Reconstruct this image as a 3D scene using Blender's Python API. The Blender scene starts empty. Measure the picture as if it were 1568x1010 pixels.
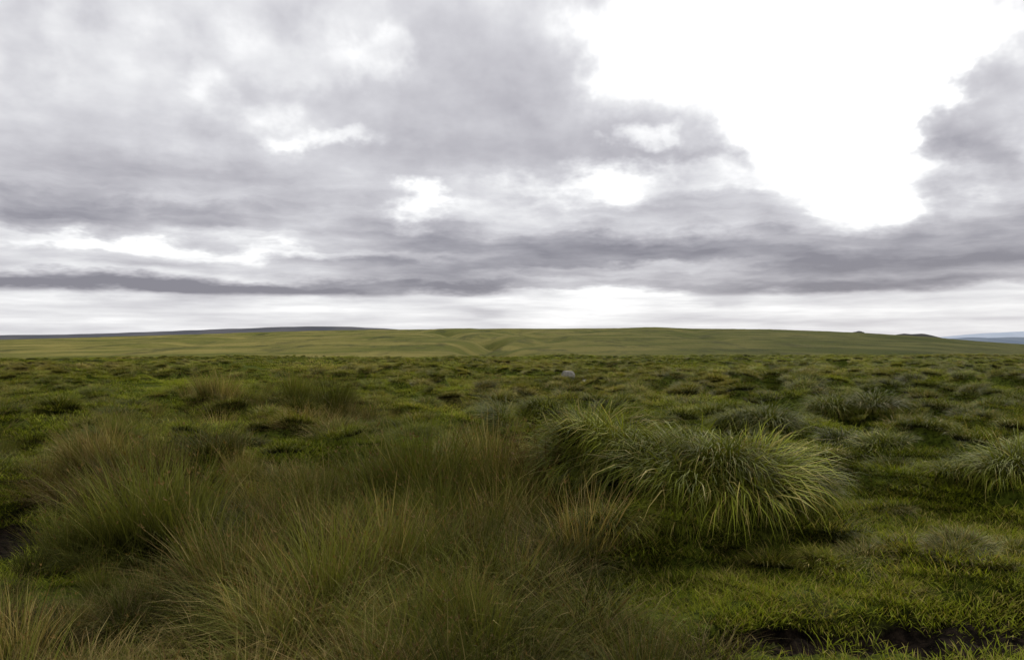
import bpy, math, numpy as np
from mathutils import Vector
rng = np.random.default_rng(7)
scene = bpy.context.scene
EYE = 1.65
K = 0.00082   # tangent per unit of the survey sketch (u right of view axis, v above the horizon)

# ------------------------------------------------------------------ noise
def h2(i, j, s=0):
    i = i.astype(np.int64); j = j.astype(np.int64)
    n = (i*374761393 + j*668265263 + s*1442695041) & 0xffffffff
    n = ((n ^ (n >> 13))*1274126177) & 0xffffffff
    n = ((n ^ (n >> 16))*2246822519) & 0xffffffff
    n = n ^ (n >> 15)
    return (n & 0xffffff)/float(0xffffff)
def vn(x, y, s=0):
    i = np.floor(x); j = np.floor(y); fx = x-i; fy = y-j
    fx = fx*fx*(3-2*fx); fy = fy*fy*(3-2*fy)
    a = h2(i, j, s); b = h2(i+1, j, s); c = h2(i, j+1, s); d = h2(i+1, j+1, s)
    return (a*(1-fx)+b*fx)*(1-fy)+(c*(1-fx)+d*fx)*fy
def fbm(x, y, o=4, s=0):
    t = 0; a = .5; n = 0
    for k in range(o):
        t = t+a*vn(x, y, s+k*17); n += a; a *= .5
        x = x*2.03+11.3; y = y*2.03+5.7
    return t/n
def ss(a, b, x):
    t = np.clip((x-a)/(b-a), 0, 1); return t*t*(3-2*t)

# ------------------------------------------------------------------ tussock cells
CELL = .95
def lawn(x, y):   # closely grazed bright patches
    g = np.exp(-(((x+5.5)/2.6)**2+((y-20.5)/2.6)**2))+np.exp(-(((x+11)/3.5)**2+((y-26)/3)**2))+np.exp(-(((x+1.5)/2)**2+((y-15)/.9)**2))
    g = g+.8*ss(.58, .68, fbm(x/5, y/7, 3, 155))
    return np.clip(g, 0, 1)
def cell_centre(i, j):
    return (i+.12+.76*h2(i, j, 101))*CELL, (j+.12+.76*h2(i, j, 102))*CELL
def cell_amp(i, j):
    cx, cy = cell_centre(i, j)
    m = ss(.38, .56, fbm(cx/6, cy/8, 3, 55)+.12*ss(-.1, .35, cx/np.maximum(cy, 1)))
    r = h2(i, j, 103)
    a = np.where(r < .38, 0, .35+.75*r)*(.10+.90*m)
    a = a*ss(7.5, 10, cy+np.abs(cx)*.25)*(1-.95*lawn(cx, cy))
    return a
def bumps(x, y):
    gi = np.floor(x/CELL); gj = np.floor(y/CELL)
    out = np.zeros_like(x)
    wx = x+(fbm(x*2.2, y*2.2, 2, 201)-.5)*.3; wy = y+(fbm(x*2.2, y*2.2, 2, 211)-.5)*.3
    for di in (-1, 0, 1):
        for dj in (-1, 0, 1):
            i = gi+di; j = gj+dj
            cx, cy = cell_centre(i, j); a = cell_amp(i, j)
            rad = .28+.24*h2(i, j, 104)
            d2 = ((wx-cx)**2+(wy-cy)**2)/rad**2
            out = np.maximum(out, a*np.exp(-d2**1.5))
    return out

HEROES = [  # x, y, scale, leafy tussocks in the foreground
 (1.10,6.8,1.2),(1.42,6.4,1.3),(1.85,6.3,1.2),(2.25,6.35,.9),(.72,7.5,1.3),(1.62,6.9,1.25),(1.0,7.2,1.25),(2.0,6.7,1.0),
 (.74,5.95,.8),(1.3,6.0,.75),(4.75,7.5,1.05),(4.4,7.8,.8),(3.7,11.6,1.2),(3.35,11.8,.9),(5.3,13.2,1.2),(5.9,13.0,1.0),
 (-.1,12.5,1.1),(1.0,12.8,.9),(.4,11,1.0),(6.5,9.4,.7)]
LOW = [(2.2,5.55,.5),(2.5,5.6,.6),(2.8,5.65,.5),(3.2,5.7,.6),(3.4,6.0,.6),(2.6,5.95,.5),(1.8,5.6,.45),(2.95,5.4,.5),(3.6,5.8,.5),(2.35,5.35,.45),(3.15,5.45,.45),(1.5,5.3,.4)]
PEAT = [(1.75,4.72,.6,.20),(2.5,4.78,.8,.26),(3.15,4.9,.6,.24),(1.2,4.45,.35,.14),(2.3,4.4,1.2,.20),(-4.25,6.7,.7,.6),(-3.85,5.7,.5,.5),(-4.7,7.3,.6,.4),(.35,5.45,.5,.12)]
def peatmask(x, y):
    m = np.zeros_like(x)
    nx = x+(fbm(x*3, y*3, 3, 9)-.5)*.4; ny = y+(fbm(x*3, y*3, 3, 29)-.5)*.4
    for cx, cy, rx, ry in PEAT:
        d = np.sqrt(((nx-cx)/rx)**2+((ny-cy)/ry)**2)
        m = np.maximum(m, 1-ss(.85, 1.12, d))
    return m
SKU = (np.array([-1200,-784,-554,-400,-184,0,216,396,531,646,716,784,1000,1300])*K)
SKV = (np.array([-8,-2,4,8,12.5,13.8,14.5,12.5,8,1.5,-5,-10,-16,-20])*K)
def H(x, y):
    R = np.hypot(x, y); yy = np.maximum(y, .2*R+.01); u = x/yy
    u = np.clip(u, -2, 2)
    z = (fbm(x/6, y/6, 3, 3)-.5)*.45*ss(5, 16, R) + (fbm(x/.8, y/.8, 4, 5)-.5)*.18*ss(.5, 3, R)
    z = z+(fbm(x/.16, y/.16, 2, 6)-.5)*.035*(1-ss(15, 40, R))
    b = bumps(x, y)*.48*(1-.45*ss(30, 100, R))
    z = z+b*(1-ss(150, 400, R))
    for cx, cy, s in HEROES:
        z = z+.36*s*np.exp(-(((x-cx)**2+(y-cy)**2)/(.27*s)**2)**1.3)
    for cx, cy, s in LOW:
        z = z+.16*s*np.exp(-((x-cx)**2+(y-cy)**2)/(.25*s)**2)
    pm = peatmask(x, y)
    z = z-.16*pm+pm*(fbm(x/.12, y/.12, 3, 301)-.5)*.14
    z = z+.10*np.exp(-(((x-2.6)/1.1)**2+((y-5.6)/.45)**2))
    z = z-.65*ss(18, 80, R)+.35*ss(0, 1, (u-.15)*1.8)*ss(15, 70, R)
    z = z-6.5*ss(85, 260, R)
    crest = EYE+np.interp(u, SKU, SKV)*1200
    t = np.clip((yy-230)/(1200-230), 0, 1)
    up = np.sin(t*np.pi/2)**1.1
    z = z+(crest+7.15)*up*(yy > 230)
    z = z-(crest+62)*ss(1250, 3500, yy)
    z = z+(fbm(x/90, y/120, 4, 77)-.5)*5*ss(300, 600, R)*(1-ss(850, 1150, yy))
    for gx0, gy0, gx1, gy1, dp, w in [(-6,330,-22,520,6.5,9),(-22,520,-70,760,4,12),(-6,330,30,600,3,10),(-22,520,10,800,3.0,13),(120,500,200,900,3.0,14),(-200,450,-260,850,2.5,14),(-70,760,-150,1000,3,18),(30,600,110,950,2.5,18)]:
        dx, dy = gx1-gx0, gy1-gy0
        tt = np.clip(((x-gx0)*dx+(y-gy0)*dy)/(dx*dx+dy*dy), 0, 1)
        wob = 8*np.sin(y/35.)
        d = np.hypot(x-gx0-tt*dx-wob, (y-gy0-tt*dy)*.7)
        z = z-dp*np.exp(-(d/w)**2)
    return z
z0 = float(H(np.array([0.]), np.array([0.]))[0])

# ------------------------------------------------------------------ node helpers
def newmat(name):
    m = bpy.data.materials.new(name); m.use_nodes = True
    nt = m.node_tree; nt.nodes.clear(); return m, nt
class N:
    def __init__(s, nt): s.nt = nt
    def node(s, t, **k):
        n = s.nt.nodes.new(t)
        for a, b in k.items(): setattr(n, a, b)
        return n
    def put(s, sock, v):
        if isinstance(v, bpy.types.NodeSocket): s.nt.links.new(v, sock)
        else: sock.default_value = v
    def math(s, op, a, b=0., c=0., clamp=False):
        n = s.node('ShaderNodeMath', operation=op, use_clamp=clamp)
        s.put(n.inputs[0], a); s.put(n.inputs[1], b); s.put(n.inputs[2], c); return n.outputs[0]
    def vm(s, op, a, b=None, c=None):
        n = s.node('ShaderNodeVectorMath', operation=op); s.put(n.inputs[0], a)
        if b is not None: s.put(n.inputs[1], b)
        if c is not None: s.put(n.inputs[2], c)
        return n.outputs['Value'] if op in ('LENGTH', 'DISTANCE', 'DOT_PRODUCT') else n.outputs[0]
    def mix(s, f, a, b, mode='MIX'):
        n = s.node('ShaderNodeMix', data_type='RGBA', blend_type=mode)
        s.put(n.inputs[0], f); s.put(n.inputs[6], a); s.put(n.inputs[7], b); return n.outputs[2]
    def mr(s, v, a, b, c=0., d=1., smooth=True):
        n = s.node('ShaderNodeMapRange', interpolation_type='SMOOTHSTEP' if smooth else 'LINEAR')
        for k, q in enumerate((v, a, b, c, d)): s.put(n.inputs[k], q)
        return n.outputs[0]
    def noise(s, vec, scale, detail=4, rough=.5, out=0, dist=0., dim='3D'):
        n = s.node('ShaderNodeTexNoise'); n.noise_dimensions = dim; s.put(n.inputs['Vector'], vec)
        n.inputs['Scale'].default_value = scale; n.inputs['Detail'].default_value = detail
        n.inputs['Roughness'].default_value = rough; n.inputs['Distortion'].default_value = dist
        return n.outputs[out]
    def attr(s, name, typ='GEOMETRY'):
        n = s.node('ShaderNodeAttribute', attribute_type=typ, attribute_name=name); return n.outputs['Fac']
def C(r, g, b): return (r, g, b, 1.)

def mesh_np(name, V, F, smooth=True):
    me = bpy.data.meshes.new(name)
    V = np.asarray(V, np.float32); F = np.asarray(F, np.int32); k = F.shape[1]
    me.vertices.add(len(V)); me.vertices.foreach_set('co', V.ravel())
    me.loops.add(F.size); me.loops.foreach_set('vertex_index', F.ravel())
    me.polygons.add(len(F)); me.polygons.foreach_set('loop_start', np.arange(0, F.size, k, dtype=np.int32))
    me.polygons.foreach_set('loop_total', np.full(len(F), k, np.int32))
    me.polygons.foreach_set('use_smooth', np.full(len(F), smooth))
    me.update(calc_edges=True); return me
def fattr(me, name, arr, typ='FLOAT'):
    a = me.attributes.new(name, typ, 'POINT')
    arr = np.asarray(arr)
    if typ == 'FLOAT_VECTOR': a.data.foreach_set('vector', arr.astype(np.float32).ravel())
    elif typ == 'INT': a.data.foreach_set('value', arr.astype(np.int32))
    else: a.data.foreach_set('value', arr.astype(np.float32))

# ------------------------------------------------------------------ vegetation zones
def rushmask(x, y):
    n = fbm(x/1.6, y/1.6, 3, 41)-.5
    edge = .50+.45*ss(5, 4, y)-.45*ss(8, 11, y)-.22*np.maximum(y-9, 0)
    near = ss(.35, -.15, x-edge-n*1.2)*ss(15.5, 12.5, y+n*6)
    patch = ss(.36, .50, fbm(x/1.5, y/1.9, 3, 43))
    pf = ss(8.0, 10, y)
    near = near*((1-pf)*(.85+.15*patch)+pf*(.2+.8*patch))
    far = np.exp(-(((x+4.6)/1.9)**2+((y-15.2)/1.3)**2))*1.3
    far2 = ss(-4.6, -7.0, x+n*4)*ss(9, 11, y)*ss(17, 14, y)*patch
    core = np.exp(-(((x+.3)/.9)**2+((y-7.3)/.7)**2))*1.2
    green = np.exp(-(((x+6.0)/1.1)**2+((y-8.6)/.7)**2))+.6*np.exp(-(((x+2.5)/.35)**2+((y-6.2)/.3)**2))
    green = green+1.1*np.exp(-(((x+4.6)/.8)**2+((y-6.7)/.8)**2))+1.1*np.exp(-(((x+3.9)/.55)**2+((y-5.5)/.7)**2))
    return np.clip(np.maximum.reduce([near, far, far2, core])-1.3*green, 0, 1)
def dry(x, y):
    R = np.hypot(x, y)
    d = .22+1.7*(fbm(x/7, y/10, 4, 61)-.5)+.10*ss(15, 60, R)
    d = d+.22*rushmask(x, y)-.4*lawn(x, y)*(1-ss(40, 80, R))
    return np.clip(d, 0, 1)

# ------------------------------------------------------------------ ground sheet
Rs = [0.02, .3, .6, .9]; r = 1.2
while r < 14000:
    Rs.append(r); r *= 1.0068 if r < 130 else (1.018 if r < 1500 else 1.05)
Rs = np.array(Rs)
A1 = np.linspace(math.radians(-50), math.radians(50), 820)
A2 = np.linspace(math.radians(50), math.radians(310), 72)[1:-1]
A = np.concatenate([A1, A2]); nA = len(A); nR = len(Rs)
RR, AA = np.meshgrid(Rs, A, indexing='ij')
X = RR*np.sin(AA); Y = RR*np.cos(AA)
Z = H(X.ravel(), Y.ravel()).reshape(X.shape)-z0
idx = np.arange(nR*nA).reshape(nR, nA); nx = np.roll(idx, -1, axis=1)
F = np.stack([idx[:-1], idx[1:], nx[1:], nx[:-1]], -1).reshape(-1, 4)[:, ::-1]
me = mesh_np('moorland_ground', np.stack([X, Y, Z], -1).reshape(-1, 3), F)
xf, yf = X.ravel(), Y.ravel()
fattr(me, 'peat', peatmask(xf, yf)); fattr(me, 'dry', dry(xf, yf)); fattr(me, 'hump', bumps(xf, yf))
ground = bpy.data.objects.new('moorland_ground', me); scene.collection.objects.link(ground)

m, nt = newmat('moor_turf'); n = N(nt)
geo = n.node('ShaderNodeNewGeometry').outputs['Position']
R = n.vm('LENGTH', geo)
fine = n.noise(geo, 14, 4, .7); mid = n.noise(geo, 1.1, 4, .6); big = n.noise(geo, .05, 5, .6)
huge = n.noise(n.vm('MULTIPLY', geo, (.010, .022, 0.)), 1., 6, .62)
d = n.attr('dry')
near_g = n.mix(n.mr(fine, .35, .65), C(.024,.032,.004), C(.105,.135,.015))
near_d = n.mix(n.mr(fine, .35, .65), C(.035,.028,.008), C(.15,.122,.032))
near = n.mix(n.mr(n.math('ADD', d, n.math('MULTIPLY', n.math('SUBTRACT', mid, .5), .8)), .3, .9), near_g, near_d)
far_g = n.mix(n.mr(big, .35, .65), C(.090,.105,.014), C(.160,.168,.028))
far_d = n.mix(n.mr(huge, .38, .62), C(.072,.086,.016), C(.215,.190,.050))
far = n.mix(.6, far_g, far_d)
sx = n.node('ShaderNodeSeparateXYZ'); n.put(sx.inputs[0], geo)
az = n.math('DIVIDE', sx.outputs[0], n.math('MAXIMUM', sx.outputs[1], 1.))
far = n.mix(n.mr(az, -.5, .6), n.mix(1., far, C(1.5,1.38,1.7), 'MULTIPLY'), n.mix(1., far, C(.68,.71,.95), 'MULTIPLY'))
scrub = n.mr(n.noise(n.vm('MULTIPLY', geo, (.05, .016, 0.)), 1., 7, .72), .50, .64)
far = n.mix(n.math('MULTIPLY', scrub, .6), far, C(.046,.052,.022))
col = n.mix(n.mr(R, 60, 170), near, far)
col = n.mix(n.mr(R, 1400, 5000), col, C(.20,.25,.34))  # distance haze painted into the ground colour, bluer away from the origin
pn = n.mix(n.mr(fine, .35, .75), C(.004,.003,.0022), C(.040,.028,.019))
col = n.mix(n.attr('peat'), col, pn)
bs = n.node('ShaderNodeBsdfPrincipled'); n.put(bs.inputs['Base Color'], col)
bs.inputs['Roughness'].default_value = .95; bs.inputs['Specular IOR Level'].default_value = .05
bp = n.node('ShaderNodeBump'); bp.inputs['Strength'].default_value = 1.; bp.inputs['Distance'].default_value = .06
n.put(bp.inputs['Height'], fine)
bp2 = n.node('ShaderNodeBump'); bp2.inputs['Strength'].default_value = 1.; bp2.inputs['Distance'].default_value = 2.6
n.put(bp2.inputs['Height'], n.math('MULTIPLY', n.noise(geo, .16, 6, .7), n.mr(R, 80, 250)))
n.put(bp2.inputs['Normal'], bp.outputs[0]); n.put(bs.inputs['Normal'], bp2.outputs[0])
o = n.node('ShaderNodeOutputMaterial'); nt.links.new(bs.outputs[0], o.inputs[0])
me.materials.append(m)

# ------------------------------------------------------------------ blade material
def blade_mat(name, root, greenA, greenB, dryA, dryB, trans=.2, drybias=0., rough=.6, spec=.05):
    m, nt = newmat(name); n = N(nt)
    t = n.attr('bt'); rr = n.attr('br'); tint = n.attr('tint', 'INSTANCER'); dr = n.attr('dryness', 'INSTANCER')
    g = n.mix(n.math('ADD', n.math('MULTIPLY', rr, .6), n.math('MULTIPLY', tint, .4)), greenA, greenB)
    dd = n.mix(n.math('FRACT', n.math('MULTIPLY', rr, 7.31)), dryA, dryB)
    k = n.math('ADD', dr, n.math('MULTIPLY', t, .22))
    f = n.mr(n.math('SUBTRACT', n.math('ADD', k, drybias), n.math('FRACT', n.math('MULTIPLY', rr, 3.77))), -.08, .18)
    c = n.mix(f, g, dd)
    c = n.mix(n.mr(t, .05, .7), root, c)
    c = n.mix(1., c, n.mix(tint, C(.58,.58,.58), C(1.45,1.45,1.35)), 'MULTIPLY')
    b = n.node('ShaderNodeBsdfPrincipled'); n.put(b.inputs['Base Color'], c)
    b.inputs['Roughness'].default_value = rough; b.inputs['Specular IOR Level'].default_value = spec
    tr = n.node('ShaderNodeBsdfTranslucent'); n.put(tr.inputs[0], n.mix(1., c, C(1.35,1.4,.6), 'MULTIPLY'))
    ms = n.node('ShaderNodeMixShader'); ms.inputs[0].default_value = trans
    nt.links.new(b.outputs[0], ms.inputs[1]); nt.links.new(tr.outputs[0], ms.inputs[2])
    o = n.node('ShaderNodeOutputMaterial'); nt.links.new(ms.outputs[0], o.inputs[0]); return m
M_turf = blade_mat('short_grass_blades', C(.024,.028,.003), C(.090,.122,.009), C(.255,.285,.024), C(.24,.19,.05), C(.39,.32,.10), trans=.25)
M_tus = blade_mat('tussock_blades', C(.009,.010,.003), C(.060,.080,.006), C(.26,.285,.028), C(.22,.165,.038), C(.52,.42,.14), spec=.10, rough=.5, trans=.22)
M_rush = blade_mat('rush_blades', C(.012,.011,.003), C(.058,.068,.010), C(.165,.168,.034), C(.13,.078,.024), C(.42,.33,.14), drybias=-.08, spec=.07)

# ------------------------------------------------------------------ clump builder
def clump(name, mat, nb, rad, L, th0, curv, wid, wind=(0, 0), seg=4, heads=0., seed=1, outward=.8):
    g = np.random.default_rng(seed)
    rb = rad*np.sqrt(g.random(nb)); ab = g.random(nb)*2*np.pi
    bx, by = rb*np.cos(ab), rb*np.sin(ab)
    az = np.where(g.random(nb) < outward, ab+g.normal(0, .55, nb), g.random(nb)*2*np.pi)
    q = rb/rad
    le = L[0]+(L[1]-L[0])*g.random(nb)**1.3*(1-.25*q)
    th = th0[0]+(th0[1]-th0[0])*(.6*q+.4*g.random(nb))
    cu = curv[0]+(curv[1]-curv[0])*g.random(nb)
    w = wid*(.6+.8*g.random(nb)); r = g.random(nb)
    tw = g.normal(0, .7, nb)
    ts = np.linspace(0, 1, seg)
    P = np.zeros((nb, seg, 3)); P[:, 0, 0] = bx; P[:, 0, 1] = by; P[:, 0, 2] = -.05
    for k in range(1, seg):
        tm = (ts[k]+ts[k-1])/2; a = np.minimum(th+cu*tm**1.4, 2.6); ds = le/(seg-1)
        P[:, k, 0] = P[:, k-1, 0]+ds*(np.sin(a)*np.cos(az)+wind[0]*tm)
        P[:, k, 1] = P[:, k-1, 1]+ds*(np.sin(a)*np.sin(az)+wind[1]*tm)
        P[:, k, 2] = P[:, k-1, 2]+ds*np.cos(a)
    wd = np.stack([-np.sin(az+tw), np.cos(az+tw), 0*az], -1)
    prof = {5: [.8, 1, .85, .5, .0], 4: [.85, 1, .75, .0], 3: [.9, .9, 0.]}[seg]
    V = np.zeros((nb, seg, 2, 3))
    for k in range(seg):
        pw = max(prof[k], .06)
        V[:, k, 0] = P[:, k]-wd*(w*pw/2)[:, None]; V[:, k, 1] = P[:, k]+wd*(w*pw/2)[:, None]
    bt = np.broadcast_to(ts[None, :, None], (nb, seg, 2)); br = np.broadcast_to(r[:, None, None], (nb, seg, 2))
    base = np.arange(nb)[:, None]*seg*2+np.arange(seg-1)[None]*2
    Fq = np.stack([base, base+1, base+3, base+2], -1).reshape(-1, 4)
    V = V.reshape(-1, 3); bt = bt.reshape(-1); br = br.reshape(-1)
    if heads > 0:
        nh = int(nb*heads); sel = g.choice(nb, nh, replace=False)
        HV = []; HF = []; o = len(V)
        for s in sel:
            p = P[s, seg-2]*.35+P[s, seg-1]*.65
            for e in range(3):
                a = g.random()*6.28; l = .018+.016*g.random(); ww = .004
                d = np.array([math.cos(a)*l, math.sin(a)*l, l*(.3+g.random())]); sd = np.array([-math.sin(a), math.cos(a), 0])*ww
                HV += [p, p+d*.5+sd, p+d, p+d*.5-sd]; HF.append([o, o+1, o+2, o+3]); o += 4
        V = np.vstack([V, HV]); Fq = np.vstack([Fq, HF])
        bt = np.concatenate([bt, np.full(len(HV), 1.)]); br = np.concatenate([br, np.full(len(HV), .002)])
    me = mesh_np(name, V, Fq); fattr(me, 'bt', bt); fattr(me, 'br', br); me.materials.append(mat)
    return bpy.data.objects.new(name, me)
def coll(name, objs):
    c = bpy.data.collections.new(name)
    for o in objs: c.objects.link(o)
    return c
cTurf = coll('turf_parts', [clump('turf_a%d' % k, M_turf, 520, .34, (.03, .15), (.05, .75), (.2, 1.3), .0044, seg=4, seed=10+k, outward=.3) for k in range(4)])
cTus = coll('tussock_parts', [clump('tussock_a%d' % k, M_tus, 600, .26, (.14, .36), (.05, 1.0), (.6, 2.0), .0062, (-.08, -.05), seed=20+k, outward=.85) for k in range(5)]
      + [clump('tussock_b%d' % k, M_tus, 1000, .25, (.22, .64), (.02, .95), (1.1, 2.7), .0076, (-.05, -.10), seg=5, seed=50+k, outward=.85) for k in range(3)])
cRush = coll('rush_parts', [clump('rush_a%d' % k, M_rush, 280, .17, (.40, .95), (.02, .42), (.1, .8), .0052, (-.10, 0), heads=.18, seed=30+k) for k in range(4)]
      + [clump('rush_b%d' % k, M_rush, 400, .26, (.25, .85), (.1, .85), (.5, 1.6), .0054, (-.32, -.05), heads=.04, seed=40+k) for k in range(4)])

# ------------------------------------------------------------------ scatter
def scatter(name, c, x, y, scl, idx, dryv, tint, tilt=.12, zoff=0., zscl=None):
    k = len(x); z = H(x, y)-z0+zoff
    me = bpy.data.meshes.new(name); me.vertices.add(k)
    me.vertices.foreach_set('co', np.stack([x, y, z], -1).astype(np.float32).ravel())
    rot = np.stack([rng.normal(0, tilt, k), rng.normal(0, tilt, k), rng.normal(0, 1., k) if name == 'rushes' else rng.random(k)*6.283], -1)
    fattr(me, 'rot', rot, 'FLOAT_VECTOR')
    s3 = np.stack([scl, scl, scl*(zscl if zscl is not None else 1)], -1)
    fattr(me, 'scl', s3, 'FLOAT_VECTOR'); fattr(me, 'idx', idx, 'INT')
    fattr(me, 'dryness', dryv); fattr(me, 'tint', tint)
    ob = bpy.data.objects.new(name, me); scene.collection.objects.link(ob)
    ng = bpy.data.node_groups.new(name+'_instancer', 'GeometryNodeTree')
    ng.interface.new_socket('Geometry', in_out='INPUT', socket_type='NodeSocketGeometry')
    ng.interface.new_socket('Geometry', in_out='OUTPUT', socket_type='NodeSocketGeometry')
    gi = ng.nodes.new('NodeGroupInput'); go = ng.nodes.new('NodeGroupOutput')
    ip = ng.nodes.new('GeometryNodeInstanceOnPoints'); ci = ng.nodes.new('GeometryNodeCollectionInfo')
    ci.inputs['Collection'].default_value = c; ci.inputs['Separate Children'].default_value = True; ci.inputs['Reset Children'].default_value = True
    def na(nm, t):
        a = ng.nodes.new('GeometryNodeInputNamedAttribute'); a.data_type = t; a.inputs['Name'].default_value = nm
        return [s for s in a.outputs if s.enabled and s.name == 'Attribute'][0]
    e = ng.nodes.new('FunctionNodeEulerToRotation')
    ng.links.new(na('rot', 'FLOAT_VECTOR'), e.inputs[0]); ng.links.new(e.outputs[0], ip.inputs['Rotation'])
    ng.links.new(na('scl', 'FLOAT_VECTOR'), ip.inputs['Scale']); ng.links.new(na('idx', 'INT'), ip.inputs['Instance Index'])
    ip.inputs['Pick Instance'].default_value = True
    ng.links.new(gi.outputs[0], ip.inputs['Points']); ng.links.new(ci.outputs[0], ip.inputs['Instance'])
    ng.links.new(ip.outputs[0], go.inputs[0])
    md = ob.modifiers.new('scatter', 'NODES'); md.node_group = ng
    return ob
def fan(y0, y1, spacing, wide=.70, pad=1.2):
    area = 2*(wide*y1+pad)*(y1-y0); k = int(area/spacing**2)
    y = rng.random(k)*(y1-y0)+y0; x = (rng.random(k)*2-1)*(wide*y1+pad)
    kk = np.abs(x) < wide*y+pad
    return x[kk], y[kk]
xs, ys, sc = [], [], []
for y0, y1, sp, s in [(2.8,8,.18,1.05),(8,16,.28,1.3),(16,32,.48,1.8),(32,60,.95,2.8),(60,100,1.9,4.0)]:
    x, y = fan(y0, y1, sp); xs.append(x); ys.append(y); sc.append(np.full(len(x), s))
x = np.concatenate(xs); y = np.concatenate(ys); s = np.concatenate(sc)*(.7+.6*rng.random(len(x)))
pm = peatmask(x, y+.05); pm = np.maximum(pm, peatmask(x, y+.18)*.7); k = rng.random(len(x)) > pm*3; x, y, s = x[k], y[k], s[k]
k = (rng.random(len(x)) > .6*rushmask(x, y)*(y < 9)); x, y, s = x[k], y[k], s[k]
dv = np.clip(dry(x, y)*.8-.08+.1*rng.normal(size=len(x)), 0, 1)
tint = np.clip(fbm(x/2.0, y/3.0, 3, 71)*2.2-.62+.35*lawn(x, y)+.15*rng.normal(size=len(x)), 0, 1)
scatter('short_grass', cTurf, x, y, s, rng.integers(0, 4, len(x)), dv, tint, zscl=1/np.sqrt(np.maximum(s, 1)))
print('turf', len(x))
ii, jj = np.meshgrid(np.arange(-95, 96), np.arange(3, 108)); ii = ii.ravel(); jj = jj.ravel()
cx, cy = cell_centre(ii, jj); a = cell_amp(ii, jj)
k = (a > .14) & (np.abs(cx) < .70*cy+1.5) & (cy > 7) & (peatmask(cx, cy) < .3)
cx, cy, a = cx[k], cy[k], a[k]
X3, Y3, S3, I3 = [cx], [cy], [.46+.60*a], []
for q in range(2):
    kk = (rng.random(len(cx)) < .7) & (cy < 45)
    X3.append(cx[kk]+rng.normal(0, .15, kk.sum())); Y3.append(cy[kk]+rng.normal(0, .15, kk.sum())); S3.append((.36+.46*a[kk]))
x, y = fan(4.6, 14, .85); k = (x > .1-.3*np.maximum(y-9, 0)) & (peatmask(x, y) < .05); X3.append(x[k]); Y3.append(y[k]); S3.append(.25+.35*rng.random(k.sum())**2)
for q in range(2):
    X3.append(np.array([h[0] for h in LOW])+rng.normal(0, .06, len(LOW))); Y3.append(np.array([h[1] for h in LOW])+rng.normal(0, .06, len(LOW))); S3.append(np.array([h[2]*1.2 for h in LOW]))
I3.append(rng.integers(0, 5, sum(len(v) for v in X3)))
hx = np.array([h[0] for h in HEROES]); hy = np.array([h[1] for h in HEROES]); hs = np.array([h[2] for h in HEROES])
for q in range(4):
    X3.append(hx+rng.normal(0, .10, len(hx))*hs*(q > 0)); Y3.append(hy+rng.normal(0, .10, len(hx))*hs*(q > 0)); S3.append(hs*(.8 if q else 1.0)); I3.append(rng.integers(5, 8, len(hx)))
x = np.concatenate(X3); y = np.concatenate(Y3); s = np.concatenate(S3)*(.85+.3*rng.random(len(x))); ix = np.concatenate(I3)
dv = np.clip(dry(x, y)*.7-.04+.14*rng.normal(size=len(x)), 0, 1)
dv[ix >= 5] *= .3
tint = np.clip(.36+.27*rng.normal(size=len(x))+.15*ss(15, 50, y), 0, 1)
scatter('grass_tussocks', cTus, x, y, s, ix, dv, tint, tilt=.15)
print('tussocks', len(x))
x, y = fan(2.8, 9, .25); x2, y2 = fan(9, 18, .42); x = np.concatenate([x, x2]); y = np.concatenate([y, y2])
k = (rng.random(len(x)) < rushmask(x, y)*.95) & (peatmask(x, y) < .2); x, y = x[k], y[k]
tz = np.zeros_like(x)
for gx, gy, gr, gw in [(-.1,7.4,.7,1.35),(-.9,7.3,.6,1.15),(-4.6,15.2,1.6,1.2),(-2.7,6.2,.6,.8),(-1.2,5.2,.7,.45),(-8.5,12.,1.5,.8),(-3.3,8.0,.8,.6),(.35,6.2,.5,.6),(-1.8,7.0,.6,.8)]:
    tz = np.maximum(tz, gw*np.exp(-((x-gx)**2+(y-gy)**2)/gr**2))
tall = (fbm(x/.9, y/.9, 3, 91)-.5)*2.2+1.0
s = np.clip(np.where(tz > .5, np.maximum(tall, .85), tall), .5, 1.2)*(.62+.44*tz)*(.82+.36*rng.random(len(x)))
ix = np.where(rng.random(len(x)) < (.2+.55*tz), rng.integers(0, 4, len(x)), rng.integers(4, 8, len(x)))
dv = np.clip(.20+1.8*(fbm(x/1.1, y/1.1, 3, 95)-.5)+.24*rng.normal(size=len(x)), .02, 1)
tint = np.clip(.40+.30*rng.normal(size=len(x))+1.6*(fbm(x/1.1, y/1.1, 2, 97)-.5), 0, 1)
scatter('rushes', cRush, x, y, s, ix, dv, tint, tilt=.10)
print('rushes', len(x))

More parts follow.
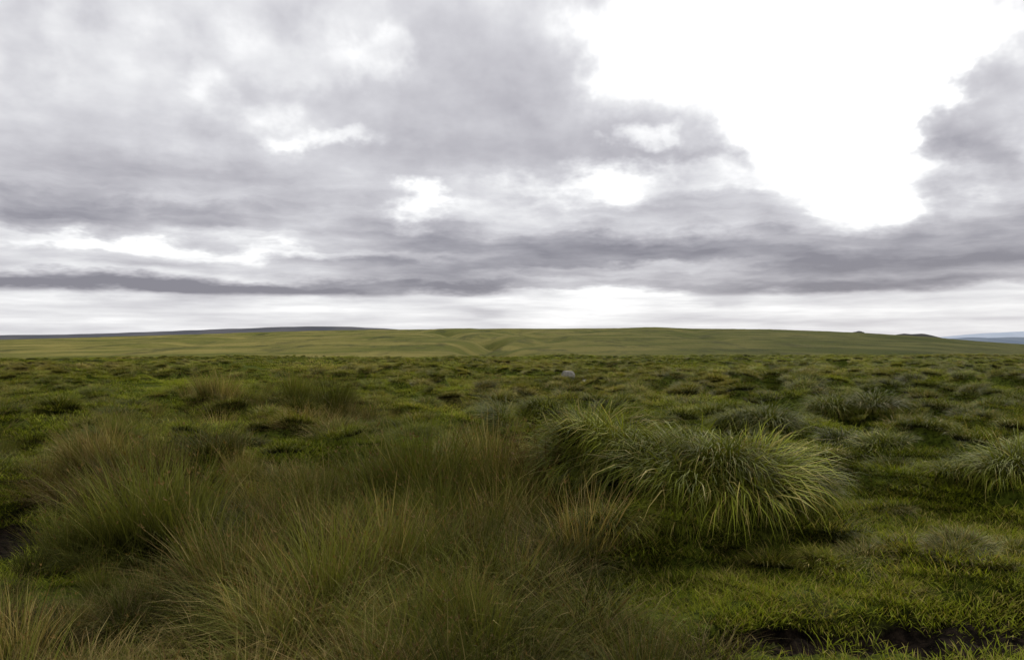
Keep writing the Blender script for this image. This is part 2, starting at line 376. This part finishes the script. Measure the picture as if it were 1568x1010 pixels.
# ------------------------------------------------------------------ stones and tors
def rocks(name, items, colr):
    V = []; Fs = []; o = 0
    import bmesh
    for (x, y, sx_, sy_, sz_, sd) in items:
        bm = bmesh.new(); bmesh.ops.create_icosphere(bm, subdivisions=3, radius=1)
        g = np.random.default_rng(sd); pl = [(Vector(g.normal(size=3)).normalized(), .62+.25*g.random()) for _ in range(9)]
        zb = float(H(np.array([x]), np.array([y]))[0])-z0
        for v in bm.verts:
            for nrm, dd in pl:
                e = v.co.dot(nrm)-dd
                if e > 0: v.co -= nrm*e
            v.co = Vector((v.co.x*sx_+x, v.co.y*sy_+y, v.co.z*sz_+zb+sz_*.5))
        for v in bm.verts: V.append(v.co[:])
        for f in bm.faces: Fs.append([o+v.index for v in f.verts])
        o += len(bm.verts); bm.free()
    me = mesh_np(name, V, Fs, False); m, nt = newmat(name+'_stone'); n = N(nt)
    p = n.node('ShaderNodeNewGeometry').outputs['Position']
    b = n.node('ShaderNodeBsdfPrincipled'); b.inputs['Roughness'].default_value = .9
    n.put(b.inputs['Base Color'], n.mix(n.mr(n.noise(p, 12, 5, .7), .35, .65), tuple(c*.5 for c in colr[:3])+(1,), colr))
    o_ = n.node('ShaderNodeOutputMaterial'); nt.links.new(b.outputs[0], o_.inputs[0]); me.materials.append(m)
    ob = bpy.data.objects.new(name, me); scene.collection.objects.link(ob); return ob
rocks('granite_boulders', [(1.9,27.0,.24,.18,.24,1),(2.5,27.2,.27,.2,.28,2),(2.9,27.4,.15,.14,.17,3),(-3.0,24,.12,.1,.08,5)], C(.34,.32,.26))
rocks('granite_tor', [(520,1196,7,5,2.2,11),(527,1199,4,4,1.5,12),(513,1190,5,4,1.2,13)], C(.06,.06,.055))

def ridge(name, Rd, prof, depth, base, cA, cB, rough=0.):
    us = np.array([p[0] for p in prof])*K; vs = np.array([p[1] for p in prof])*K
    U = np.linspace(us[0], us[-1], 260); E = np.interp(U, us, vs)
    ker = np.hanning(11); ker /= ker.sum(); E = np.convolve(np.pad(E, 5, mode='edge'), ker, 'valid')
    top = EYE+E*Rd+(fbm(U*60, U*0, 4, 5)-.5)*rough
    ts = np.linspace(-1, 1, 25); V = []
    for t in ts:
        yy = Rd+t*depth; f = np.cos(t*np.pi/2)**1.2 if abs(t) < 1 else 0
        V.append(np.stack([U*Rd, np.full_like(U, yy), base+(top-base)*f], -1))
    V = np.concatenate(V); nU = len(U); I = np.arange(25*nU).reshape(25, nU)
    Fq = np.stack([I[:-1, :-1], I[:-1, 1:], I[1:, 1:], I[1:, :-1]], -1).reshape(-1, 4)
    me = mesh_np(name, V, Fq); m, nt = newmat(name+'_heath_haze'); n = N(nt)  # cA, cB hold the hill tone with bluish aerial haze painted in
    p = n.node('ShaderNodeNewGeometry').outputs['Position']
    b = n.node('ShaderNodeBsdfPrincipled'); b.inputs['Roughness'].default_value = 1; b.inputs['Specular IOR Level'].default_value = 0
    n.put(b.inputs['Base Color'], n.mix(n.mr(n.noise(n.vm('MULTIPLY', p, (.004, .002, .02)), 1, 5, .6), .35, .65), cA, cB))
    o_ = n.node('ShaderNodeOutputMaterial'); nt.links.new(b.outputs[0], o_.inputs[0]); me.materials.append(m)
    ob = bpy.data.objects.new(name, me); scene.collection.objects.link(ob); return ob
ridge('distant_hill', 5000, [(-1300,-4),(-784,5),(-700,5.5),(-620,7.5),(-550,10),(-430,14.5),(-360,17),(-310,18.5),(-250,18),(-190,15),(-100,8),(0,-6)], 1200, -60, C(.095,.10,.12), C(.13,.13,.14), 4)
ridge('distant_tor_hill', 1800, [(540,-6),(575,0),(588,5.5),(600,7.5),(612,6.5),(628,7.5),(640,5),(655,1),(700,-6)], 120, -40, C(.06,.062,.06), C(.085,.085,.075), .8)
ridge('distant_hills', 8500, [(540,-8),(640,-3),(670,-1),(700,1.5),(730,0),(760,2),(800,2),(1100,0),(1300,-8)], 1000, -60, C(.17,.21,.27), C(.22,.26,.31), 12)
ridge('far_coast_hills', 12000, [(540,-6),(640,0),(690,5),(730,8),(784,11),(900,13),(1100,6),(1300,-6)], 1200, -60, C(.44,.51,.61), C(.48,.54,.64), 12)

# ------------------------------------------------------------------ world
world = bpy.data.worlds.new('World'); scene.world = world; world.use_nodes = True
nt = world.node_tree; nt.nodes.clear(); n = N(nt)
SUN_AZ, SUN_EL = math.radians(32), math.radians(42)
sky = n.node('ShaderNodeTexSky', sky_type='NISHITA'); sky.sun_disc = False
sky.sun_elevation = SUN_EL; sky.sun_rotation = SUN_AZ
dirv = n.node('ShaderNodeTexCoord').outputs['Generated']
s3 = n.node('ShaderNodeSeparateXYZ'); n.put(s3.inputs[0], dirv)
dx, dy, dz = s3.outputs
azi = n.math('ARCTAN2', dx, dy); el = n.math('ARCSINE', dz)
cb = n.node('ShaderNodeCombineXYZ'); n.put(cb.inputs[0], azi); n.put(cb.inputs[1], el)
ep = n.math('LOGARITHM', n.math('ADD', n.math('MAXIMUM', el, 0.), .05), 2.718)
cq = n.node('ShaderNodeCombineXYZ'); n.put(cq.inputs[0], azi); n.put(cq.inputs[1], n.math('MULTIPLY', ep, .40))
lay = cq.outputs[0]
w1 = n.vm('SUBTRACT', n.noise(lay, 6.5, 5, .58, out=1, dim='2D'), (.5, .5, .5))
amp = n.mr(el, .0, .25, .18, 1.)
wv = n.vm('MULTIPLY', w1, (.28, .15, 0.))
sc_ = n.node('ShaderNodeVectorMath', operation='SCALE'); n.put(sc_.inputs[0], wv); n.put(sc_.inputs['Scale'], amp)
uv = n.vm('ADD', cb.outputs[0], sc_.outputs[0])
BL = [
(1250,30,350,190,-.72),(1290,215,160,105,-.60),(1050,20,210,75,-.34),(1330,300,80,40,-.40),(1430,120,70,180,-.30),
(240,60,110,45,-.12),(440,70,110,45,-.14),(345,145,80,42,-.20),(570,95,60,32,-.18),(480,210,90,20,-.28),(640,322,55,28,-.42),
(905,287,120,34,-.46),(990,207,56,22,-.40),(1085,262,110,26,-.28),(150,370,400,12,-.26),(500,392,240,10,-.25),(1030,410,220,9,-.25),
(740,180,240,150,.16),(760,235,270,70,.12),(1050,200,150,80,.26),(200,290,480,90,.20),(200,335,300,30,.26),(520,270,240,60,.10),
(180,438,430,19,.95),(540,436,240,12,.55),(600,412,450,22,.28),(820,378,320,38,.42),(1150,395,440,44,.46),(1480,345,200,50,.34),(1380,415,380,34,.42),
(1560,110,90,230,.24),(1545,240,90,45,.18),(10,30,90,100,.12),(1115,456,46,14,.6),(735,475,34,9,.35),(520,450,100,10,.45),(1300,438,420,11,.34),(900,437,300,10,.34)]
D = n.math('ADD', .28, 0.)
for px, py, rx, ry, w in BL:
    tx = (px-784)*K; tz = (518-py)*K
    a0 = math.atan(tx); e0 = math.atan(tz/math.sqrt(1+tx*tx))
    ra = rx*K*1.15/(1+tx*tx); re = ry*K*1.15/math.sqrt(1+tx*tx)
    q = n.vm('MULTIPLY_ADD', uv, (1/ra, 1/re, 0.), (-a0/ra, -e0/re, 0.))
    D = n.math('ADD', D, n.mr(n.vm('LENGTH', q), .15, 1.15, w, 0.))
f1 = n.noise(lay, 4.2, 5, .52, dim='2D')
f2 = n.noise(n.vm('MULTIPLY', lay, (1., 1.5, 0.)), 13., 4, .52, dim='2D')
sc2 = n.node('ShaderNodeVectorMath', operation='SCALE'); n.put(sc2.inputs[0], sc_.outputs[0]); sc2.inputs['Scale'].default_value = .35
f3 = n.noise(n.vm('MULTIPLY', n.vm('ADD', cb.outputs[0], sc2.outputs[0]), (3.6, 36., 0.)), 1., 5, .56, dim='2D')
D = n.math('ADD', D, n.math('MULTIPLY', n.math('SUBTRACT', f1, .5), .80))
D = n.math('ADD', D, n.math('MULTIPLY', n.math('SUBTRACT', f2, .5), .32))
D = n.math('ADD', D, n.math('MULTIPLY', n.math('SUBTRACT', f3, .5), n.mr(el, .10, .26, .95, 0.)))
low = n.mr(el, .049, .056, 1., 0.)
thin = n.noise(n.vm('MULTIPLY', cb.outputs[0], (6., 75., 0.)), 1., 5, .6, dim='2D')
Dl = n.math('ADD', n.math('MULTIPLY', D, .20), n.math('ADD', .10, n.math('MULTIPLY', n.math('SUBTRACT', thin, .5), .6)))
Dl = n.math('ADD', Dl, n.mr(n.math('ABSOLUTE', el), 0., .03, .10, 0.))
mixf = n.node('ShaderNodeMix', data_type='FLOAT'); n.put(mixf.inputs[0], n.math('MULTIPLY', low, .88)); n.put(mixf.inputs[2], D); n.put(mixf.inputs[3], Dl)
D = mixf.outputs[0]
cr = n.node('ShaderNodeValToRGB'); n.put(cr.inputs[0], D)
e = cr.color_ramp.elements
e[0].position = 0.; e[0].color = C(1.12,1.12,1.12); e[1].position = 1.; e[1].color = C(.25,.243,.285)
for p_, c_ in [(.06, C(1.0,1.0,1.01)), (.16, C(.85,.85,.87)), (.32, C(.68,.675,.71)), (.55, C(.51,.50,.54)), (.78, C(.36,.352,.395))]:
    q = e.new(p_); q.color = c_
bgC = n.node('ShaderNodeBackground'); n.put(bgC.inputs[0], cr.outputs[0]); bgC.inputs[1].default_value = 1.
bgN = n.node('ShaderNodeBackground'); nt.links.new(sky.outputs[0], bgN.inputs[0]); bgN.inputs[1].default_value = .10
ms = n.node('ShaderNodeMixShader'); ms.inputs[0].default_value = .96
nt.links.new(bgN.outputs[0], ms.inputs[1]); nt.links.new(bgC.outputs[0], ms.inputs[2])
o = n.node('ShaderNodeOutputWorld'); nt.links.new(ms.outputs[0], o.inputs[0])

sun = bpy.data.lights.new('sun', 'SUN'); sun.energy = 1.5; sun.angle = math.radians(10); sun.color = (1., .93, .80)
so = bpy.data.objects.new('sun', sun); scene.collection.objects.link(so)
to = Vector((math.sin(SUN_AZ)*math.cos(SUN_EL), math.cos(SUN_AZ)*math.cos(SUN_EL), math.sin(SUN_EL)))
so.rotation_euler = to.to_track_quat('Z', 'Y').to_euler()

cam = bpy.data.cameras.new('camera'); cam.lens = 28; cam.sensor_width = 36; cam.clip_end = 60000; cam.clip_start = .05
co = bpy.data.objects.new('camera', cam); scene.collection.objects.link(co)
co.location = (0, 0, EYE); co.rotation_euler = (math.radians(90.61), 0, 0); scene.camera = co
scene.view_settings.view_transform = 'Standard'; scene.view_settings.look = 'None'; scene.view_settings.exposure = 0
